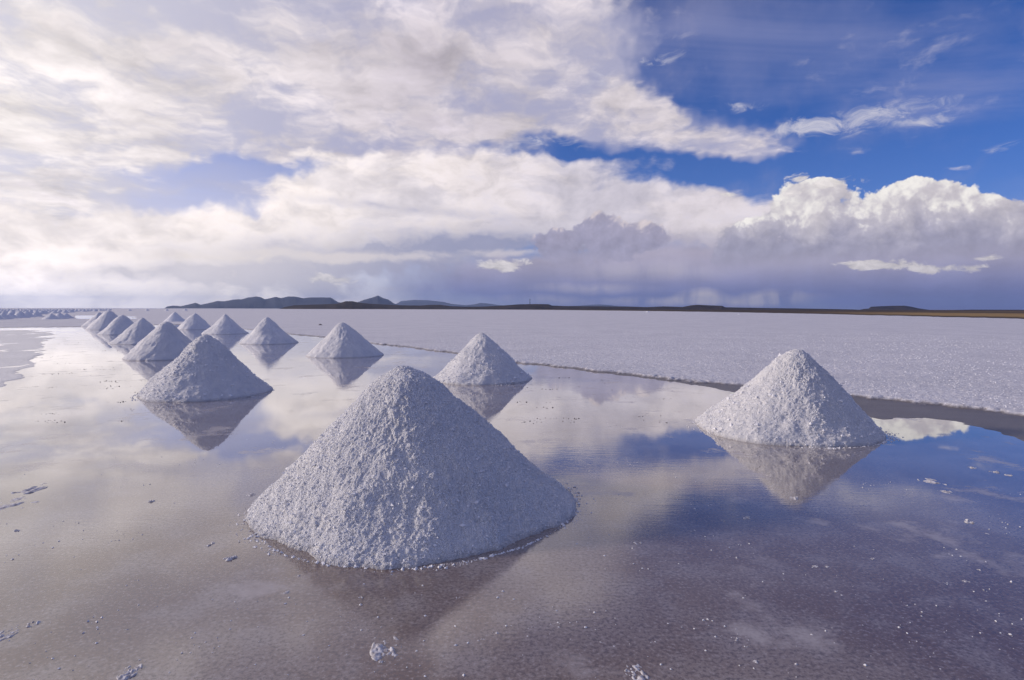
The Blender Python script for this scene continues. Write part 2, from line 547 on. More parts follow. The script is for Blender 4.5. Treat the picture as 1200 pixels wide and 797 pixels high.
px_, py_, pz_ = t.sep(pos)
nearm = t.ss(t.add(t.v('LENGTH', pos), t.mul(t.sub(q1, 0.5), 9.0)), 8.0, 2.8)                      # real patch of coarse, barely covered bed
c2 = t.mix(t.ss(q1, 0.4, 0.6), (0.40, 0.33, 0.315), (0.44, 0.39, 0.385))
c = t.mix(t.mul(t.ss(py_, 5.0, 16.0), 0.75), c, c2)
t.put(b.inputs['Base Color'], c)
b.inputs['IOR'].default_value = 1.58
b.inputs['Coat Weight'].default_value = 1.0
b.inputs['Coat IOR'].default_value = 1.4
b.inputs['Coat Roughness'].default_value = 0.02
rough = t.add(0.02, t.mul(t.ss(q1, 0.45, 0.72), 0.05))
rough = t.add(rough, t.mul(t.ss(q3, 0.55, 0.68), t.mul(nearm, 0.06)))
rough = t.add(rough, t.mul(crustp, 0.15))
t.put(b.inputs['Roughness'], rough)
t.put(b.inputs['Coat Weight'], t.sub(1.0, t.mul(crustp, 0.8)))
rip = t.noise(t.v('MULTIPLY', pos, (2.2, 16.0, 1.0)), 1.6, 3, 0.5)
calm = t.ss(t.noise(pos, 0.22, 3, 0.5), 0.44, 0.62)
nb = bump(t, t.mul(rip, calm), 0.07, 0.010)
nb = bump(t, t.mul(q3, nearm), 0.06, 0.006, nb)
t.put(b.inputs['Coat Roughness'], t.add(0.02, t.mul(nearm, t.mul(t.ss(q2, 0.45, 0.7), 0.07))))
t.put(b.inputs['Normal'], nb)
t.put(b.inputs['Coat Normal'], nb)


def rock_mat(name, a, bcol, sc_, rough=0.9):
    m, t, b = new_mat(name)
    pos = geo_pos(t)
    n1 = t.noise(t.v('MULTIPLY', pos, (1, 1, 2.5)), sc_, 6, 0.6)
    t.put(b.inputs['Base Color'], t.mix(t.ss(n1, 0.35, 0.68), a, bcol))
    b.inputs['Roughness'].default_value = rough
    b.inputs['Specular IOR Level'].default_value = 0.1
    return m


HAZE_ROCK = rock_mat('haze_tinted_rock', (0.040, 0.047, 0.070), (0.075, 0.080, 0.105), 0.0016)  # dark rock with part of the distant haze blue painted into its base colour
DARK = rock_mat('dark_scrub_hill', (0.026, 0.022, 0.025), (0.06, 0.046, 0.042), 0.01)
LAND, t, b = new_mat('dry_grass_shore')
pos = geo_pos(t)
gold = t.n('ShaderNodeAttribute', attribute_name='gold').outputs['Fac']
k1 = t.noise(t.v('MULTIPLY', pos, (0.3, 1, 1)), 0.05, 5, 0.6)
c = t.mix(t.ss(k1, 0.35, 0.65), (0.055, 0.045, 0.042), (0.10, 0.075, 0.06))
t.put(b.inputs['Base Color'], t.mix(gold, c, t.mix(k1, (0.46, 0.31, 0.13), (0.26, 0.17, 0.08))))
b.inputs['Roughness'].default_value = 0.9
b.inputs['Specular IOR Level'].default_value = 0.1

# ------------------------------------------------------------------ ground sheet
def edge_table(pts):
    """photo outline -> (azimuth, distance) table on the ground"""
    g = [ground(x, y) for x, y in pts]
    a = np.array([math.degrees(math.atan2(X, Y)) for X, Y in g])
    r = np.array([math.hypot(X, Y) for X, Y in g])
    o = np.argsort(a)
    return a[o], r[o]


SHORE = edge_table([(-60, 384.5), (0, 384), (100, 383), (160, 381.5), (216, 380), (262, 384), (300, 387), (347, 392.5), (443, 403), (527, 413.5), (610, 425),
                    (700, 435), (820, 448.5), (1000, 466), (1110, 477), (1200, 487), (1300, 499)])
MUDIN = edge_table([(-60, 385), (0, 384.6), (216, 381), (347, 393.5), (443, 404), (527, 415), (610, 427), (700, 438), (760, 445),
                    (830, 456), (900, 472), (960, 484), (1035, 494), (1100, 495), (1140, 502), (1180, 514), (1200, 521), (1300, 545)])


def build_ground():
    az = np.concatenate([np.linspace(-180, -52, 40, endpoint=False), np.linspace(-52, 48, 800, endpoint=False), np.linspace(48, 180, 40, endpoint=False)])
    r1 = 4.0 * np.exp(np.arange(0, math.log(70 / 4.0), 0.0052))
    r2 = 70 * np.exp(np.arange(0.012, math.log(260 / 70), 0.012))
    r3 = 260 * np.exp(np.arange(0.06, math.log(27000 / 260), 0.06))
    rr = np.concatenate([[0.05, 1.5], r1, r2, r3])
    A, R = np.meshgrid(az, rr)
    A, R = A.ravel(), R.ravel()
    X, Y = R * np.sin(np.radians(A)), R * np.cos(np.radians(A))
    p2 = np.stack([X, Y, 0 * X], 1)
    rs, rm = np.interp(A, *SHORE), np.interp(A, *MUDIN)
    back = np.abs(A) > 60
    w1 = fbm(p2 * 0.55, 4, 0.6, 5)
    w2 = fbm(p2 * 3.1, 3, 0.55, 9)
    w3 = vnoise(p2 * 8.5, 15) + 0.6 * vnoise(p2 * 19, 16)
    wob = 0.30 * w1 + 0.28 * w2 + 0.09 * w3
    s = (R - rs) * np.clip(12 / rs, 0.25, 1) * 1.0 + wob            # >0 on the dry salt
    sm = (R - rm) * np.clip(12 / rm, 0.25, 1) + 0.55 * wob
    dry = sstep(s, -0.06, 0.10)
    mud = sstep(sm, -0.25, 0.35)
    near = np.clip(1.6 - R / 60, 0, 1)
    lum = np.clip(0.62 - worley(p2 * 15.0, 3), -0.2, 0.6) * 0.020 * (0.5 + 0.5 * np.clip(fbm(p2 * 1.2, 3, 0.5, 71) * 2 + 0.3, 0, 1.4))
    tex = 0.012 * fbm(p2 * 7, 4, 0.6, 21) + lum
    rim = np.exp(-((s - 0.15) / 0.18) ** 2) * 0.012 * (1 + 1.5 * w2)
    z = -0.05 + mud * (0.0538 + 0.006 * w1 + 0.003 * w2)
    z = z * (1 - dry) + dry * (0.034 + (tex + rim) * near)
    # crusted shallows on the far left
    px_x = W0 / 2 + F * np.tan(np.radians(np.clip(A, -80, 80)))
    dep = F * CAM_H / np.maximum(Y, 0.5)
    lim = np.interp(dep, [22, 30, 45, 60, 75, 92, 110], [64, 62, 56, 46, 30, 12, -60]) + 30 * fbm(p2 * np.array([0.8, 0.35, 0]), 4, 0.6, 33)
    inc = sstep(lim - px_x, -6, 14) * (np.abs(A) < 60) * (s < 0) * sstep(dep, 20, 28) * (1 - sstep(dep, 95, 112))
    crust_n = fbm(p2 * np.array([1.6, 0.8, 0]), 5, 0.62, 41)
    z = np.where(inc > 0, np.maximum(z, -0.05 + inc * (0.0575 + 0.022 * crust_n)), z)
    # bright flooded hollow beyond the left row
    hol = (px_x > 84) & (px_x < 330) & (np.abs(A) < 60)
    h = hol * sstep(s, 1.0, 4.0) * sstep(dep, 8.2, 9.2) * (1 - sstep(dep, 12.0, 13.0)) * sstep(px_x, 82, 96) * (1 - sstep(px_x, 148, 170))
    h = h * sstep(fbm(p2 * np.array([0.05, 0.05, 0]), 3, 0.5, 8), -0.5, -0.15)
    z = z - h * 0.08
    z = np.where(back, np.where(R < 60, -0.05, 0.03), z)
    me = raw_mesh('salt_flat', np.stack([X, Y, z], 1), grid_faces(len(rr), len(az), True), FLAT)
    m_attr = np.clip((1 - sstep(s, -0.03, 0.06)) * (1 - 0.95 * inc), 0, 1)
    m_attr = np.where(back & (R >= 60), 0, m_attr)
    float_attr(me, 'mud', m_attr)
    float_attr(me, 'wet', np.clip(inc, 0, 1))
    link('salt_flat', me, kind='structure')


build_ground()
wv = [(-140, -40, 0), (90, -40, 0), (90, 150, 0), (-140, 150, 0)]
link('brine_water', raw_mesh('brine_water', wv, [[0, 1, 2, 3]], BRINE, False), kind='structure')


# ------------------------------------------------------------------ far shore, hills, mountains
def ridge(name, pts, dist, depth, mat, rough=0.18, seed=1, step=0.06, rows=14, bury=4.0, **props):
    """hill chain whose skyline passes through the sky directions of pts, as a real 3D ridge"""
    az = np.array([azel(x, y)[0] for x, y in pts])
    el = np.array([azel(x, y)[1] for x, y in pts])
    a = np.arange(az[0], az[-1], step)
    hgt = np.interp(a, az, dist * np.tan(np.radians(el)) + CAM_H)
    q = np.linspace(-1, 1, rows)
    A, Q = np.meshgrid(a, q)
    Hh = np.broadcast_to(hgt, A.shape)
    n = fbm(np.stack([A.ravel() * 2.2, Q.ravel() * 2.5, 0 * A.ravel()], 1), 4, 0.55, seed).reshape(A.shape)
    prof = np.clip(1 - np.abs(Q) ** 1.15, 0, 1) ** 0.85
    mid = np.exp(-(Q / 0.25) ** 2)
    z = Hh * prof * (1 + rough * n * (1 - mid)) - bury * (1 - prof)
    z = np.maximum(z, -bury)
    D = dist + Q * depth + n * depth * 0.15
    X, Y = D * np.sin(np.radians(A)), D * np.cos(np.radians(A))
    me = raw_mesh(name, np.stack([X.ravel(), Y.ravel(), z.ravel()], 1), grid_faces(rows, len(a)), mat)
    return link(name, me, **props)


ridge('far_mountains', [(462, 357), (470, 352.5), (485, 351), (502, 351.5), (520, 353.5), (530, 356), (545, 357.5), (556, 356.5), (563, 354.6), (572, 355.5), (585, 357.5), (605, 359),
                        (640, 359.5), (680, 358), (700, 356.5), (712, 357.2), (725, 358.5), (760, 359.8), (800, 360)], 21000, 2100, HAZE_ROCK, kind='structure', seed=3)
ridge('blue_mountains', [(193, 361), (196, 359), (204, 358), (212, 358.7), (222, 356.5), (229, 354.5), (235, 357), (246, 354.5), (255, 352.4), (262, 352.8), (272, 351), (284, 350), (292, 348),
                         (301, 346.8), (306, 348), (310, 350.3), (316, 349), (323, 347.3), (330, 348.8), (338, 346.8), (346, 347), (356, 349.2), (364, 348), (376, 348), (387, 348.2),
                         (396, 353.5), (406, 356), (416, 355), (428, 350.5), (436, 348.3), (443, 345.8), (449, 349), (455, 350.5), (462, 355.5), (472, 359), (480, 361.5)], 12000, 1100, HAZE_ROCK, rough=0.4,
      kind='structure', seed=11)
ridge('shore_mesa', [(1003, 364), (1012, 362), (1018, 361.5), (1020.5, 359.3), (1030, 358.7), (1045, 358.2), (1060, 358), (1068, 359.2), (1076, 361.2), (1088, 363), (1110, 364.5)], 6000, 260, DARK,
      rough=0.1, kind='structure', seed=5, step=0.03)
ridge('shore_hills', [(328, 362), (334, 359.6), (345, 357.5), (360, 357), (385, 356.2), (397, 355.2), (405, 352.7), (413, 352.6), (421, 354.4), (432, 355.6), (450, 356.6), (470, 357.6), (492, 357.9),
                      (505, 357), (516, 357), (528, 358.6), (545, 359.3), (565, 359.2), (590, 357.8), (608, 356.4), (628, 356), (643, 356.3), (647, 357.9), (665, 358.6), (700, 358.8), (740, 359.4),
                      (757, 359.8), (778, 358.9), (800, 359.6), (810, 357.6), (818, 356.9), (830, 357.6), (846, 358.2), (850, 360), (900, 360.9), (960, 361.8), (1000, 362.6), (1010, 363.2), (1100, 363.5),
                      (1140, 362.8), (1200, 363), (1290, 363.6)], 3400, 420, DARK, rough=0.12, kind='structure', seed=7, step=0.05)


def build_shore():
    a_, r_ = edge_table([(322, 362.1), (420, 362.35), (500, 362.6), (600, 362.95), (700, 363.9), (800, 365.2), (900, 366.9), (1000, 369.2), (1100, 371.7), (1200, 374.2), (1300, 376.7)])
    az = np.linspace(a_[0] + 0.4, 47, 260)
    r0 = np.minimum(np.interp(az, a_, r_), 3000)
    q = np.concatenate([[0, 0.004, 0.02, 0.05], np.linspace(0.1, 1, 28)])
    A, Q = np.meshgrid(az, q)
    R0 = np.broadcast_to(r0, A.shape)
    D = R0 * (4200 / R0) ** Q
    wig = fbm(np.stack([A.ravel() * 3, 0 * A.ravel(), 0 * A.ravel()], 1), 4, 0.6, 55).reshape(A.shape)
    D = D * (1 + 0.05 * wig * (1 - Q))
    X, Y = D * np.sin(np.radians(A)), D * np.cos(np.radians(A))
    z = 0.02 + 0.18 * sstep(Q, 0, 0.05) + 0.55 * Q + 0.10 * fbm(np.stack([X.ravel() * .02, Y.ravel() * .02, 0 * X.ravel()], 1), 3, 0.5, 66).reshape(A.shape) * sstep(Q, 0.02, 0.2)
    z[0] = -0.1
    me = raw_mesh('shore_land', np.stack([X.ravel(), Y.ravel(), z.ravel()], 1), grid_faces(len(q), len(az)), LAND)
    g = sstep(A, 24, 36) * sstep(Q, 0.02, 0.06) * (1 - sstep(Q, 0.12, 0.30))
    g = g + 0.3 * sstep(A, 30, 40) * sstep(Q, 0.3, 0.35) * (1 - sstep(Q, 0.4, 0.55))
    float_attr(me, 'gold', np.clip(g, 0, 1).ravel())
    link('shore_land', me, kind='structure')


build_shore()


# ------------------------------------------------------------------ salt piles
def pile_mesh(name, R, Hh, seed, spacing, lean=(0, 0), flare=0.05, e=0.15, lump=1.0):
    L = math.hypot(R, Hh)
    nr = max(10, int(L / spacing))
    nt = max(20, int(2 * math.pi * R * 0.8 / spacing))
    q = np.linspace(0, 1.05, nr + 1)[1:]
    th = np.linspace(0, 2 * math.pi, nt, endpoint=False)
    Q, T = np.meshgrid(q, th, indexing='ij')
    Q, T = Q.ravel(), T.ravel()
    cs, sn = np.cos(T), np.sin(T)
    ang = np.stack([cs * 1.3, sn * 1.3, np.full_like(T, seed * 3.7)], 1)
    Rl = R * (1 + 0.045 * fbm(ang, 3, 0.5, seed))
    z = Hh * (1 - (np.sqrt(Q * Q + e * e) - e) / (math.sqrt(1 + e * e) - e))
    z = z - Hh * flare * np.sin(np.pi * np.clip(Q, 0, 1))
    r = Rl * Q
    fl = np.clip(1 - Q, 0, 1)
    x = r * cs + lean[0] * fl
    y = r * sn + lean[1] * fl
    p = np.stack([x, y, z], 1)
    so = seed * 11.1
    steep = sstep(Q, 0.0, 0.25)
    big = 0.060 * R * fbm(p * 1.7 / R + so, 3, 0.5, seed + 1)
    run = np.stack([cs * Q * 9 / 1.0 + so, sn * Q * 9, z * 1.2 / R], 1)
    runn = 0.022 * fbm(run, 3, 0.55, seed + 2) * steep
    med = 0.014 * fbm(p * 9 + so, 3, 0.55, seed + 3)
    d = big + runn + med
    if spacing < 0.03:
        patch = np.clip(0.55 + 1.1 * fbm(p * 2.6 + so, 3, 0.5, seed + 8), 0.1, 1.2)
        wp = p + 0.02 * np.stack([vnoise(p * 25 + 3), vnoise(p * 25 + 9), vnoise(p * 25 + 15)], 1)
        d = d + lump * 0.020 * patch * np.clip(0.62 - worley(wp / 0.034 + so, seed + 4), -0.25, 0.6)
        d = d + lump * 0.030 * np.clip(0.40 - worley(p / 0.11 + so, seed + 5), 0, 0.4)
    if spacing < 0.012:
        d = d + lump * 0.013 * np.clip(0.6 - worley(wp / 0.016 + so, seed + 6), -0.3, 0.6)
    nx, nz = Hh / L, R / L
    p = p + np.stack([cs * nx * steep, sn * nx * steep, nz + 0 * cs], 1) * d[:, None]
    p[:, 2] = np.where(Q > 1.0, np.minimum(p[:, 2], 0.02) - (Q - 1.0) * R * 1.2, p[:, 2])
    V = np.concatenate([p, [[lean[0], lean[1], Hh + 0.4 * float(np.mean(p[:nt, 2]) - Hh)]]])
    quads = grid_faces(nr, nt, True)[:, ::-1]
    me = raw_mesh(name, V, quads, SALT)
    return me, V, nt, nr


def close_top(me, nt, apex):
    import bmesh
    bm = bmesh.new()
    bm.from_mesh(me)
    bm.verts.ensure_lookup_table()
    for i in range(nt):
        try:
            f = bm.faces.new((bm.verts[i], bm.verts[(i + 1) % nt], bm.verts[apex]))
            f.smooth = True
        except ValueError:
            pass
    bm.normal_update()
    bm.to_mesh(me)
    bm.free()


def chunk_cloud(name, centres, sizes, mat, seed):
    """many small angular salt crumbs as one mesh"""
    rs = np.random.RandomState(seed)
    base = np.array([(1, 0, 0), (-1, 0, 0), (0, 1, 0), (0, -1, 0), (0, 0, 1), (0, 0, -1)], float)
    fc = np.array([(0, 2, 4), (2, 1, 4), (1, 3, 4), (3, 0, 4), (2, 0, 5), (1, 2, 5), (3, 1, 5), (0, 3, 5)])
    V, Fs = [], []
    for k, (c, s) in enumerate(zip(centres, sizes)):
        b_ = base * (0.55 + 0.9 * rs.rand(6, 1)) * s
        a = rs.rand() * 6.28
        ca, sa = math.cos(a), math.sin(a)
        b_ = np.stack([b_[:, 0] * ca - b_[:, 1] * sa, b_[:, 0] * sa + b_[:, 1] * ca, b_[:, 2] * 0.75], 1)
        b_ = b_ + rs.randn(6, 3) * s * 0.12
        V.append(b_ + c)
        Fs.append(fc + 6 * k)
    return raw_mesh(name, np.concatenate(V), np.concatenate(Fs), mat, False)


def make_pile(cx, front, half, ax, ay, label, group=None, seed=1, px=1.3, crumbs=0, grains=0, gsize=0.012, **kw):
    """cx, front, half: base centre, front foot line and half width in the photo; ax, ay: tip"""
    yf = ground(cx, front)[1]
    gy = yf / (1 - half * 0.95 / F)
    gx = (cx - W0 / 2) / F * gy
    Rr = half * 0.95 / F * gy
    tt = ray(ax, ay)
    zap = CAM_H + tt[2] / tt[1] * gy
    Hh = max(zap, 0.25)
    xap = tt[0] / tt[1] * gy - gx
    sp = max(0.0065, px * gy / F)
    me, V, nt, nr = pile_mesh('salt_pile', Rr, Hh, seed, sp, (xap, 0), **kw)
    close_top(me, nt, len(V) - 1)
    o = link('salt_pile', me, loc=(gx, gy, 0), label=label, category='salt pile')
    if group: o['group'] = group
    if crumbs and grains:
        rs = np.random.RandomState(seed + 90)
        nv = len(V) - 1
        wgt = np.repeat(np.arange(1, nr + 1) ** 1.0, nt)
        wgt = wgt * (0.25 + np.clip(fbm(V[:nv] * 3.0 + seed, 3, 0.5, seed + 91) + 0.3, 0, 1)) * (V[:nv, 2] > 0.01)
        ids = rs.choice(nv, grains, p=wgt / wgt.sum())
        gs = gsize * (0.30 + 0.9 * rs.rand(grains) ** 2.5)
        big_ = rs.rand(grains) < 0.02 * (1.3 - V[ids, 2] / Hh)
        gs = np.where(big_, gs * 2.6, gs)
        link('surface_grains', chunk_cloud('surface_grains', V[ids] + np.array([0, 0, 1.0]) * gs[:, None] * 0.25, gs, CRUMB, seed), parent=o, kind='stuff')
    if crumbs:
        rs = np.random.RandomState(seed + 50)
        th = rs.rand(crumbs) * 6.283
        rad = Rr * (1.0 + np.abs(rs.randn(crumbs)) * 0.02 * (0.3 + np.clip(1 + np.sin(th * 2 + seed) + np.sin(th * 5 + seed * 2), 0, 3)) + 0.02 * np.maximum(0, np.sin(th * 3 + seed)) * rs.rand(crumbs))
        ok = fbm(np.stack([np.cos(th) * 2.2, np.sin(th) * 2.2, 0 * th + seed], 1), 3, 0.6, seed + 70) > -0.05 + 0.25 * rs.randn(crumbs)
        th, rad = th[ok], rad[ok]
        s = 0.0035 + 0.012 * rs.rand(len(th)) ** 4
        c = np.stack([rad * np.cos(th), rad * np.sin(th), s * 0.1], 1)
        link('loose_salt', chunk_cloud('loose_salt', c, s, CRUMB, seed), parent=o, kind='stuff')
    return o


ROW = 'salt piles standing in the pool'
make_pile(489, 665, 190, 473, 433, 'largest closest white salt pile, coarse and lumpy, standing alone in the foreground brine', ROW, 1, 1.0, 1800, 22000, 0.0072, flare=0.02)
make_pile(924, 525, 107, 935, 409.5, 'steep bright salt pile standing alone on the right, sunlit on its left half', ROW, 2, 1.0, 1500, 11000, 0.011, flare=0.06, e=0.2)
make_pile(239, 471.5, 76, 241, 392, 'big salt pile with full dark reflection, front of the left row', ROW, 3, 1.0, 500, 6000, 0.013, flare=0.03, e=0.17)
make_pile(565, 451.5, 61, 564, 390, 'salt pile just behind the right shoulder of the largest pile, near the salt edge', ROW, 4, 1.0, 300, 4500, 0.015, flare=0.03, e=0.12)
make_pile(405, 420, 45, 401, 377, 'low wide salt pile at the pool edge, between the largest pile and the far mountains', ROW, 5, 1.0, 0, flare=0.06, e=0.22)
make_pile(315, 404, 34, 313, 371.5, 'salt pile on the pool edge with a complete pointed reflection, right of the sharp-peaked one', ROW, 6, 1.0, flare=0.07, e=0.12)
make_pile(264, 392, 26, 264, 368, 'sharp-peaked salt pile behind the right flank of the big left pile', ROW, 7, 1.0, e=0.1)
make_pile(228, 386.6, 21, 229, 366.8, 'salt pile second from the left in the rear row, touching the sharp-peaked one in view', ROW, 8, 1.0, flare=0.03, e=0.2)
make_pile(205, 377.3, 13, 205, 365.6, 'smallest salt pile of the rear row, farthest back beside the pool end', ROW, 9, 1.0)
make_pile(193, 423, 45, 195, 377.5, 'salt pile half hidden behind the big left pile, second in the front row', ROW, 10, 1.0, flare=0.01, e=0.22)
make_pile(165, 404, 34, 167, 371.8, 'salt pile third in the left front row, behind the half hidden one', ROW, 11, 1.0, flare=0.05, e=0.13)
make_pile(143, 392.7, 25, 143, 369, 'salt pile fourth in the left front row, slim and shaded', ROW, 12, 1.0, flare=0.02, e=0.18)
make_pile(127, 386.8, 23, 127.5, 364, 'tall shaded salt pile near the far end of the left front row', ROW, 13, 1.0, flare=0.0, e=0.25)
make_pile(116, 383.2, 19, 116, 366, 'last salt pile of the left front row, mostly hidden by the tall one', ROW, 14, 1.0)

# far field of piles on the dry salt, left horizon
FAR = 'distant salt piles along the left horizon'
protos = []
for k in range(4):
    me, V, nt, nr = pile_mesh('distant_salt_pile', 1.3, 1.12, 30 + k, 0.11)
    close_top(me, nt, len(V) - 1)
    protos.append(me)


def far_pile(x, y, half, label, seed, group=FAR):
    gx, gy = ground(x, y)
    o = link('distant_salt_pile', protos[seed % 4], loc=(gx, gy, 0.02), label=label, category='salt pile', group=group)
    s = half / F * gy / 1.3
    o.scale = (s, s, s * random.uniform(0.85, 1.05))
    o.rotation_euler = (0, 0, seed * 1.7)
    return o


random.seed(4)
k = 0
FL = 'small bluish salt pile in the crowded rows on the dry salt at the left horizon'
for row, (y0, y1, x0, x1, step) in enumerate([(375.5, 371.0, -14, 44, 9.5), (371.8, 368.2, -8, 52, 8.0), (369.2, 366.4, -4, 88, 6.5), (367.2, 365.0, -3, 112, 5.0), (365.2, 364.0, -2, 132, 3.8), (363.9, 363.2, 0, 132, 2.8)]):
    x = x0
    while x < x1:
        f = (x - x0) / (x1 - x0)
        y = y0 + (y1 - y0) * f + random.uniform(-0.25, 0.25)
        dep = y - 361.2
        far_pile(x, y, dep * random.uniform(0.74, 0.88), FL, k)
        k += 1
        x += step * random.uniform(0.75, 1.2)
for x, y, hf in [(60.5, 374.4, 9.5), (70, 374.0, 9.5), (78, 373.2, 8)]:
    far_pile(x, y, hf, 'bluish salt pile in the group of three beside the bright flooded hollow', k, 'group of three salt piles beside the flooded hollow')
    k += 1
for x, y, lb in [(152.3, 364.3, 'tiny far salt pile, leftmost of four in a spaced line on the horizon'), (172.5, 364.2, 'tiny far salt pile, second of four in a spaced line on the horizon'),
                 (195.5, 364.2, 'tiny far salt pile just below the tip of the mountain chain'), (217.5, 364.0, 'tiny far salt pile below the first mountain peak, last of the spaced line')]:
    far_pile(x, y, 2.7, lb, k, 'four spaced tiny piles on the horizon')
    k += 1


# ------------------------------------------------------------------ salt clumps in the shallows
def clump_mesh(r, seed):
    rs = np.random.RandomState(seed)
    nr, nt = (16, 44) if r > 0.03 else (9, 24)
    q = np.linspace(0.06, 1, nr)
    th = np.linspace(0, 2 * math.pi, nt, endpoint=False)
    Q, T = np.meshgrid(q, th, indexing='ij')
    Q, T = Q.ravel(), T.ravel()
    x, y = r * Q * np.cos(T), r * Q * np.sin(T)
    pr = np.stack([x, y, 0 * x + seed], 1)
    h = fbm(pr / r * 1.6 + seed, 4, 0.6, seed)
    lp = np.clip(0.6 - worley(pr / max(0.012, r * 0.22) + seed, seed), -0.2, 0.6)
    z = min(r * 0.22, 0.009) * ((1 - Q ** 2) * 0.40 + 2.3 * h + 1.0 * lp) - 0.003 - 0.004 * Q
    z = np.where(Q > 0.97, -0.02, z)
    V = np.concatenate([np.stack([x, y, z], 1), [[0, 0, float(np.mean(z[:nt]))]]])
    me = raw_mesh('salt_clump', V, grid_faces(nr, nt, True)[:, ::-1], DAMP)
    close_top(me, nt, len(V) - 1)
    return me


CL = 'salt clumps poking out of the shallow brine'
BIG = {(452, 760): 'broad flat lumpy salt clump in the shallow water below the largest pile',
       (744, 789): 'ragged white salt clump at the bottom edge of the picture, right of the largest pile',
       (36, 573): 'low crusty salt clump in the left shallows, upper one by the edge',
       (21, 591): 'wide thin patch of salt crust in the left shallows, under a smaller clump',
       (9, 741): 'salt crust patch at the lower left edge of the pool',
       (152, 787): 'rounded white salt clump at the bottom edge on the left',
       (1092, 565): 'curved streak of salt crust in the water right of the sunlit pile',
       (1109, 576): 'bright salt scrap just below a curved streak of crust, right of the sunlit pile',
       (270, 654): 'pale salt clump in the water left of the largest pile'}
SPOTS = [(36, 573, 26), (21, 591, 42), (39, 731, 14), (9, 741, 24), (152, 787, 20), (149, 738, 9), (270, 654, 15), (245, 638, 11), (293, 580, 13), (275, 610, 5), (178, 588, 9), (22, 622, 9),
         (421, 700, 9), (423, 709, 9), (452, 760, 32), (447, 776, 9), (537, 701, 7), (564, 750, 12), (582, 742, 10), (335, 694, 8), (349, 676, 9),
         (747, 636, 10), (812, 622, 7), (875, 607, 10), (849, 611, 5), (882, 685, 5), (651, 717, 6), (719, 757, 6), (705, 753, 6), (744, 789, 26), (733, 786, 9), (865, 749, 10), (856, 755, 6),
         (876, 758, 7), (866, 770, 9), (886, 775, 9), (625, 735, 6), (632, 690, 6), (934, 779, 10), (1109, 576, 16), (1092, 565, 20), (969, 664, 9), (956, 664, 7), (960, 676, 5), (1023, 655, 6),
         (999, 640, 6), (992, 635, 4), (1138, 662, 8), (1148, 668, 6), (1133, 681, 9), (1110, 684, 6), (1135, 611, 12), (1157, 626, 6), (1138, 630, 6), (1012, 732, 8), (932, 584, 12),
         (1165, 553, 9), (1140, 548, 8), (1182, 557, 7)]
for k, (x, y, w) in enumerate(SPOTS):
    gx, gy = ground(x, y)
    o = link('salt_clump', clump_mesh(w / F * gy * 0.62, 100 + k), loc=(gx, gy, 0.001), category='salt clump', group=CL)
    o['label'] = BIG.get((x, y), 'tiny white salt clump poking out of the shallow brine')
    o.scale = (1.0, 1.0 if w < 20 else 1.5, 1.0)
    o.rotation_euler = (0, 0, k * 0.3 if w < 20 else 0.1)

# uncountable salt flecks on the wet bed
rs = np.random.RandomState(9)
fc, fs = [], []
for k in range(150):
    x, y = rs.uniform(-40, 1240), 470 + 340 * rs.rand() ** 0.8
    gx, gy = ground(x, y)
    for j in range(rs.randint(1, 9)):
        fc.append((gx + rs.randn() * 0.09, gy + rs.randn() * 0.10, 0.001))
        fs.append(0.002 + 0.006 * rs.rand() ** 2)
link('salt_flecks', chunk_cloud('salt_flecks', fc, fs, CRUMB, 9), kind='stuff')

# loose crystals lying on the near dry salt
n = 40000
a_ = rs.uniform(-8, 44, n)
r0 = np.interp(a_, *SHORE)
r_ = r0 + 0.12 + 34 * rs.rand(n) ** 1.7
X_, Y_ = r_ * np.sin(np.radians(a_)), r_ * np.cos(np.radians(a_))
keep = (fbm(np.stack([X_ * 0.9, Y_ * 0.9, 0 * X_], 1), 3, 0.5, 77) + 0.35 * rs.randn(n)) > -0.1
fc = np.stack([X_, Y_, np.full(n, 0.036)], 1)[keep]
fs = ((0.004 + 0.012 * rs.rand(n) ** 2.5) * np.clip(r_ / 14, 0.8, 1.6))[keep]
link('salt_crystals', chunk_cloud('salt_crystals', fc, fs, CRUMB, 12), kind='stuff')

# dark wet crust crumbs on the left of the pool
WETC = rock_mat('wet_crust', (0.16, 0.14, 0.135), (0.28, 0.25, 0.24), 12.0, 0.5)
fc, fs = [], []
for k in range(70):
    y = 388 + 110 * rs.rand() ** 1.6
    x = rs.uniform(30, 170) if rs.rand() < 0.7 else rs.uniform(600, 800)
    if x > 500: y = rs.uniform(440, 500)
    gx, gy = ground(x, y)
    for j in range(rs.randint(2, 12)):
        fc.append((gx + rs.randn() * 0.12 * gy / 12, gy + rs.randn() * 0.05, 0.0))
        fs.append(0.005 + 0.011 * rs.rand() ** 2)
link('crust_crumbs', chunk_cloud('crust_crumbs', fc, fs, WETC, 10), kind='stuff')


def lump_thing(name, x, y, w, mat, seed, **props):
    gx, gy = ground(x, y)
    me, V, nt, nr = pile_mesh(name, w / F * gy / 2, w / F * gy * 0.30, seed, w / F * gy / 24, flare=0.0, e=0.6)
    close_top(me, nt, len(V) - 1)
    me.materials[0] = mat
    return link(name, me, loc=(gx, gy, 0.03), **props)


lump_thing('dark_clod', 375.5, 381.5, 5.0, WETC, 61, label='small dark clod lying alone on the dry salt flat', category='clod')
lump_thing('salt_heap', 759, 366.0, 5.0, CRUMB, 62, label='tiny pale heap far out on the dry salt flat below the shore', category='salt heap')
lump_thing('salt_heap', 866, 368.8, 3.0, CRUMB, 63, label='tiny white heap near the far shore of the salt flat, right of the other heap', category='salt heap')


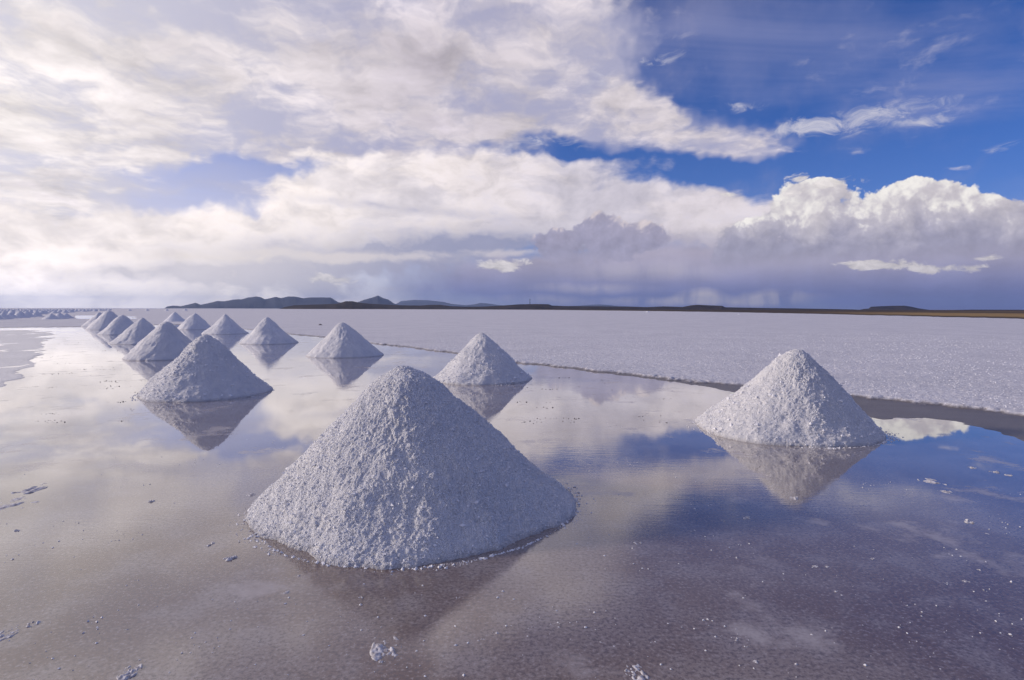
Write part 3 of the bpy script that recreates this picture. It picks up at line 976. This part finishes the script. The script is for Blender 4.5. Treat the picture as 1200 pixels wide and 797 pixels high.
def build_mast():
    a, e = azel(621, 356)
    D = 3330.0
    bx, by = D * math.sin(math.radians(a)), D * math.cos(math.radians(a))
    zb = D * math.tan(math.radians(azel(621, 357.5)[1])) + CAM_H
    zt = D * math.tan(math.radians(azel(621, 350.5)[1])) + CAM_H
    root = bpy.data.objects.new('radio_mast', None)
    COL.objects.link(root)
    root.location = (bx, by, zb)
    root['label'] = 'thin dark mast standing on the flat-topped shore hill'
    root['category'] = 'mast'
    h = zt - zb
    V, Fs = [], []

    def bar(p, q, r):
        n = len(V)
        d = Vector(q) - Vector(p)
        u = d.orthogonal().normalized() * r
        w_ = d.normalized().cross(u)
        for c in (Vector(p), Vector(q)):
            for k_ in range(4):
                ang = k_ * math.pi / 2
                V.append(tuple(c + u * math.cos(ang) + w_ * math.sin(ang)))
        for k_ in range(4):
            Fs.append((n + k_, n + (k_ + 1) % 4, n + 4 + (k_ + 1) % 4, n + 4 + k_))
    c3 = [(math.cos(t_) * 2.0, math.sin(t_) * 2.0) for t_ in (0.5, 2.6, 4.7)]
    for cx_, cy_ in c3:
        bar((cx_, cy_, -3), (cx_ * 0.3, cy_ * 0.3, h), 0.5)
    for k_ in range(8):
        f0, f1 = k_ / 8, (k_ + 1) / 8
        for j in range(3):
            p_, q_ = c3[j], c3[(j + 1) % 3]
            bar((p_[0] * (1 - .7 * f0), p_[1] * (1 - .7 * f0), h * f0), (q_[0] * (1 - .7 * f1), q_[1] * (1 - .7 * f1), h * f1), 0.25)
    link('lattice', raw_mesh('lattice', V, Fs, DARK, False), parent=root)
    V, Fs = [], []
    for k_ in range(3):
        bar((0.9 * math.cos(k_ * 2.1), 0.9 * math.sin(k_ * 2.1), h * 0.84), (0.9 * math.cos(k_ * 2.1), 0.9 * math.sin(k_ * 2.1), h * 1.02), 1.2)
    link('antenna', raw_mesh('antenna', V, Fs, DARK, False), parent=root)


build_mast()

# ------------------------------------------------------------------ air
hm = bpy.data.materials.new('pale_air')
hm.use_nodes = True
hm.node_tree.nodes.clear()
pv = hm.node_tree.nodes.new('ShaderNodeVolumePrincipled')
pv.inputs['Color'].default_value = (0.46, 0.61, 1.0, 1)
pv.inputs['Density'].default_value = 3.5e-5
pv.inputs['Anisotropy'].default_value = 0.3
ho = hm.node_tree.nodes.new('ShaderNodeOutputMaterial')
hm.node_tree.links.new(pv.outputs[0], ho.inputs['Volume'])
B, ZB, ZT = 28500.0, -8.0, 560.0
hv = [(-B, -B, ZB), (B, -B, ZB), (B, B, ZB), (-B, B, ZB), (-B, -B, ZT), (B, -B, ZT), (B, B, ZT), (-B, B, ZT)]
hf = [(0, 3, 2, 1), (4, 5, 6, 7), (0, 1, 5, 4), (1, 2, 6, 5), (2, 3, 7, 6), (3, 0, 4, 7)]
link('haze', raw_mesh('haze', hv, hf, hm, False), kind='stuff')
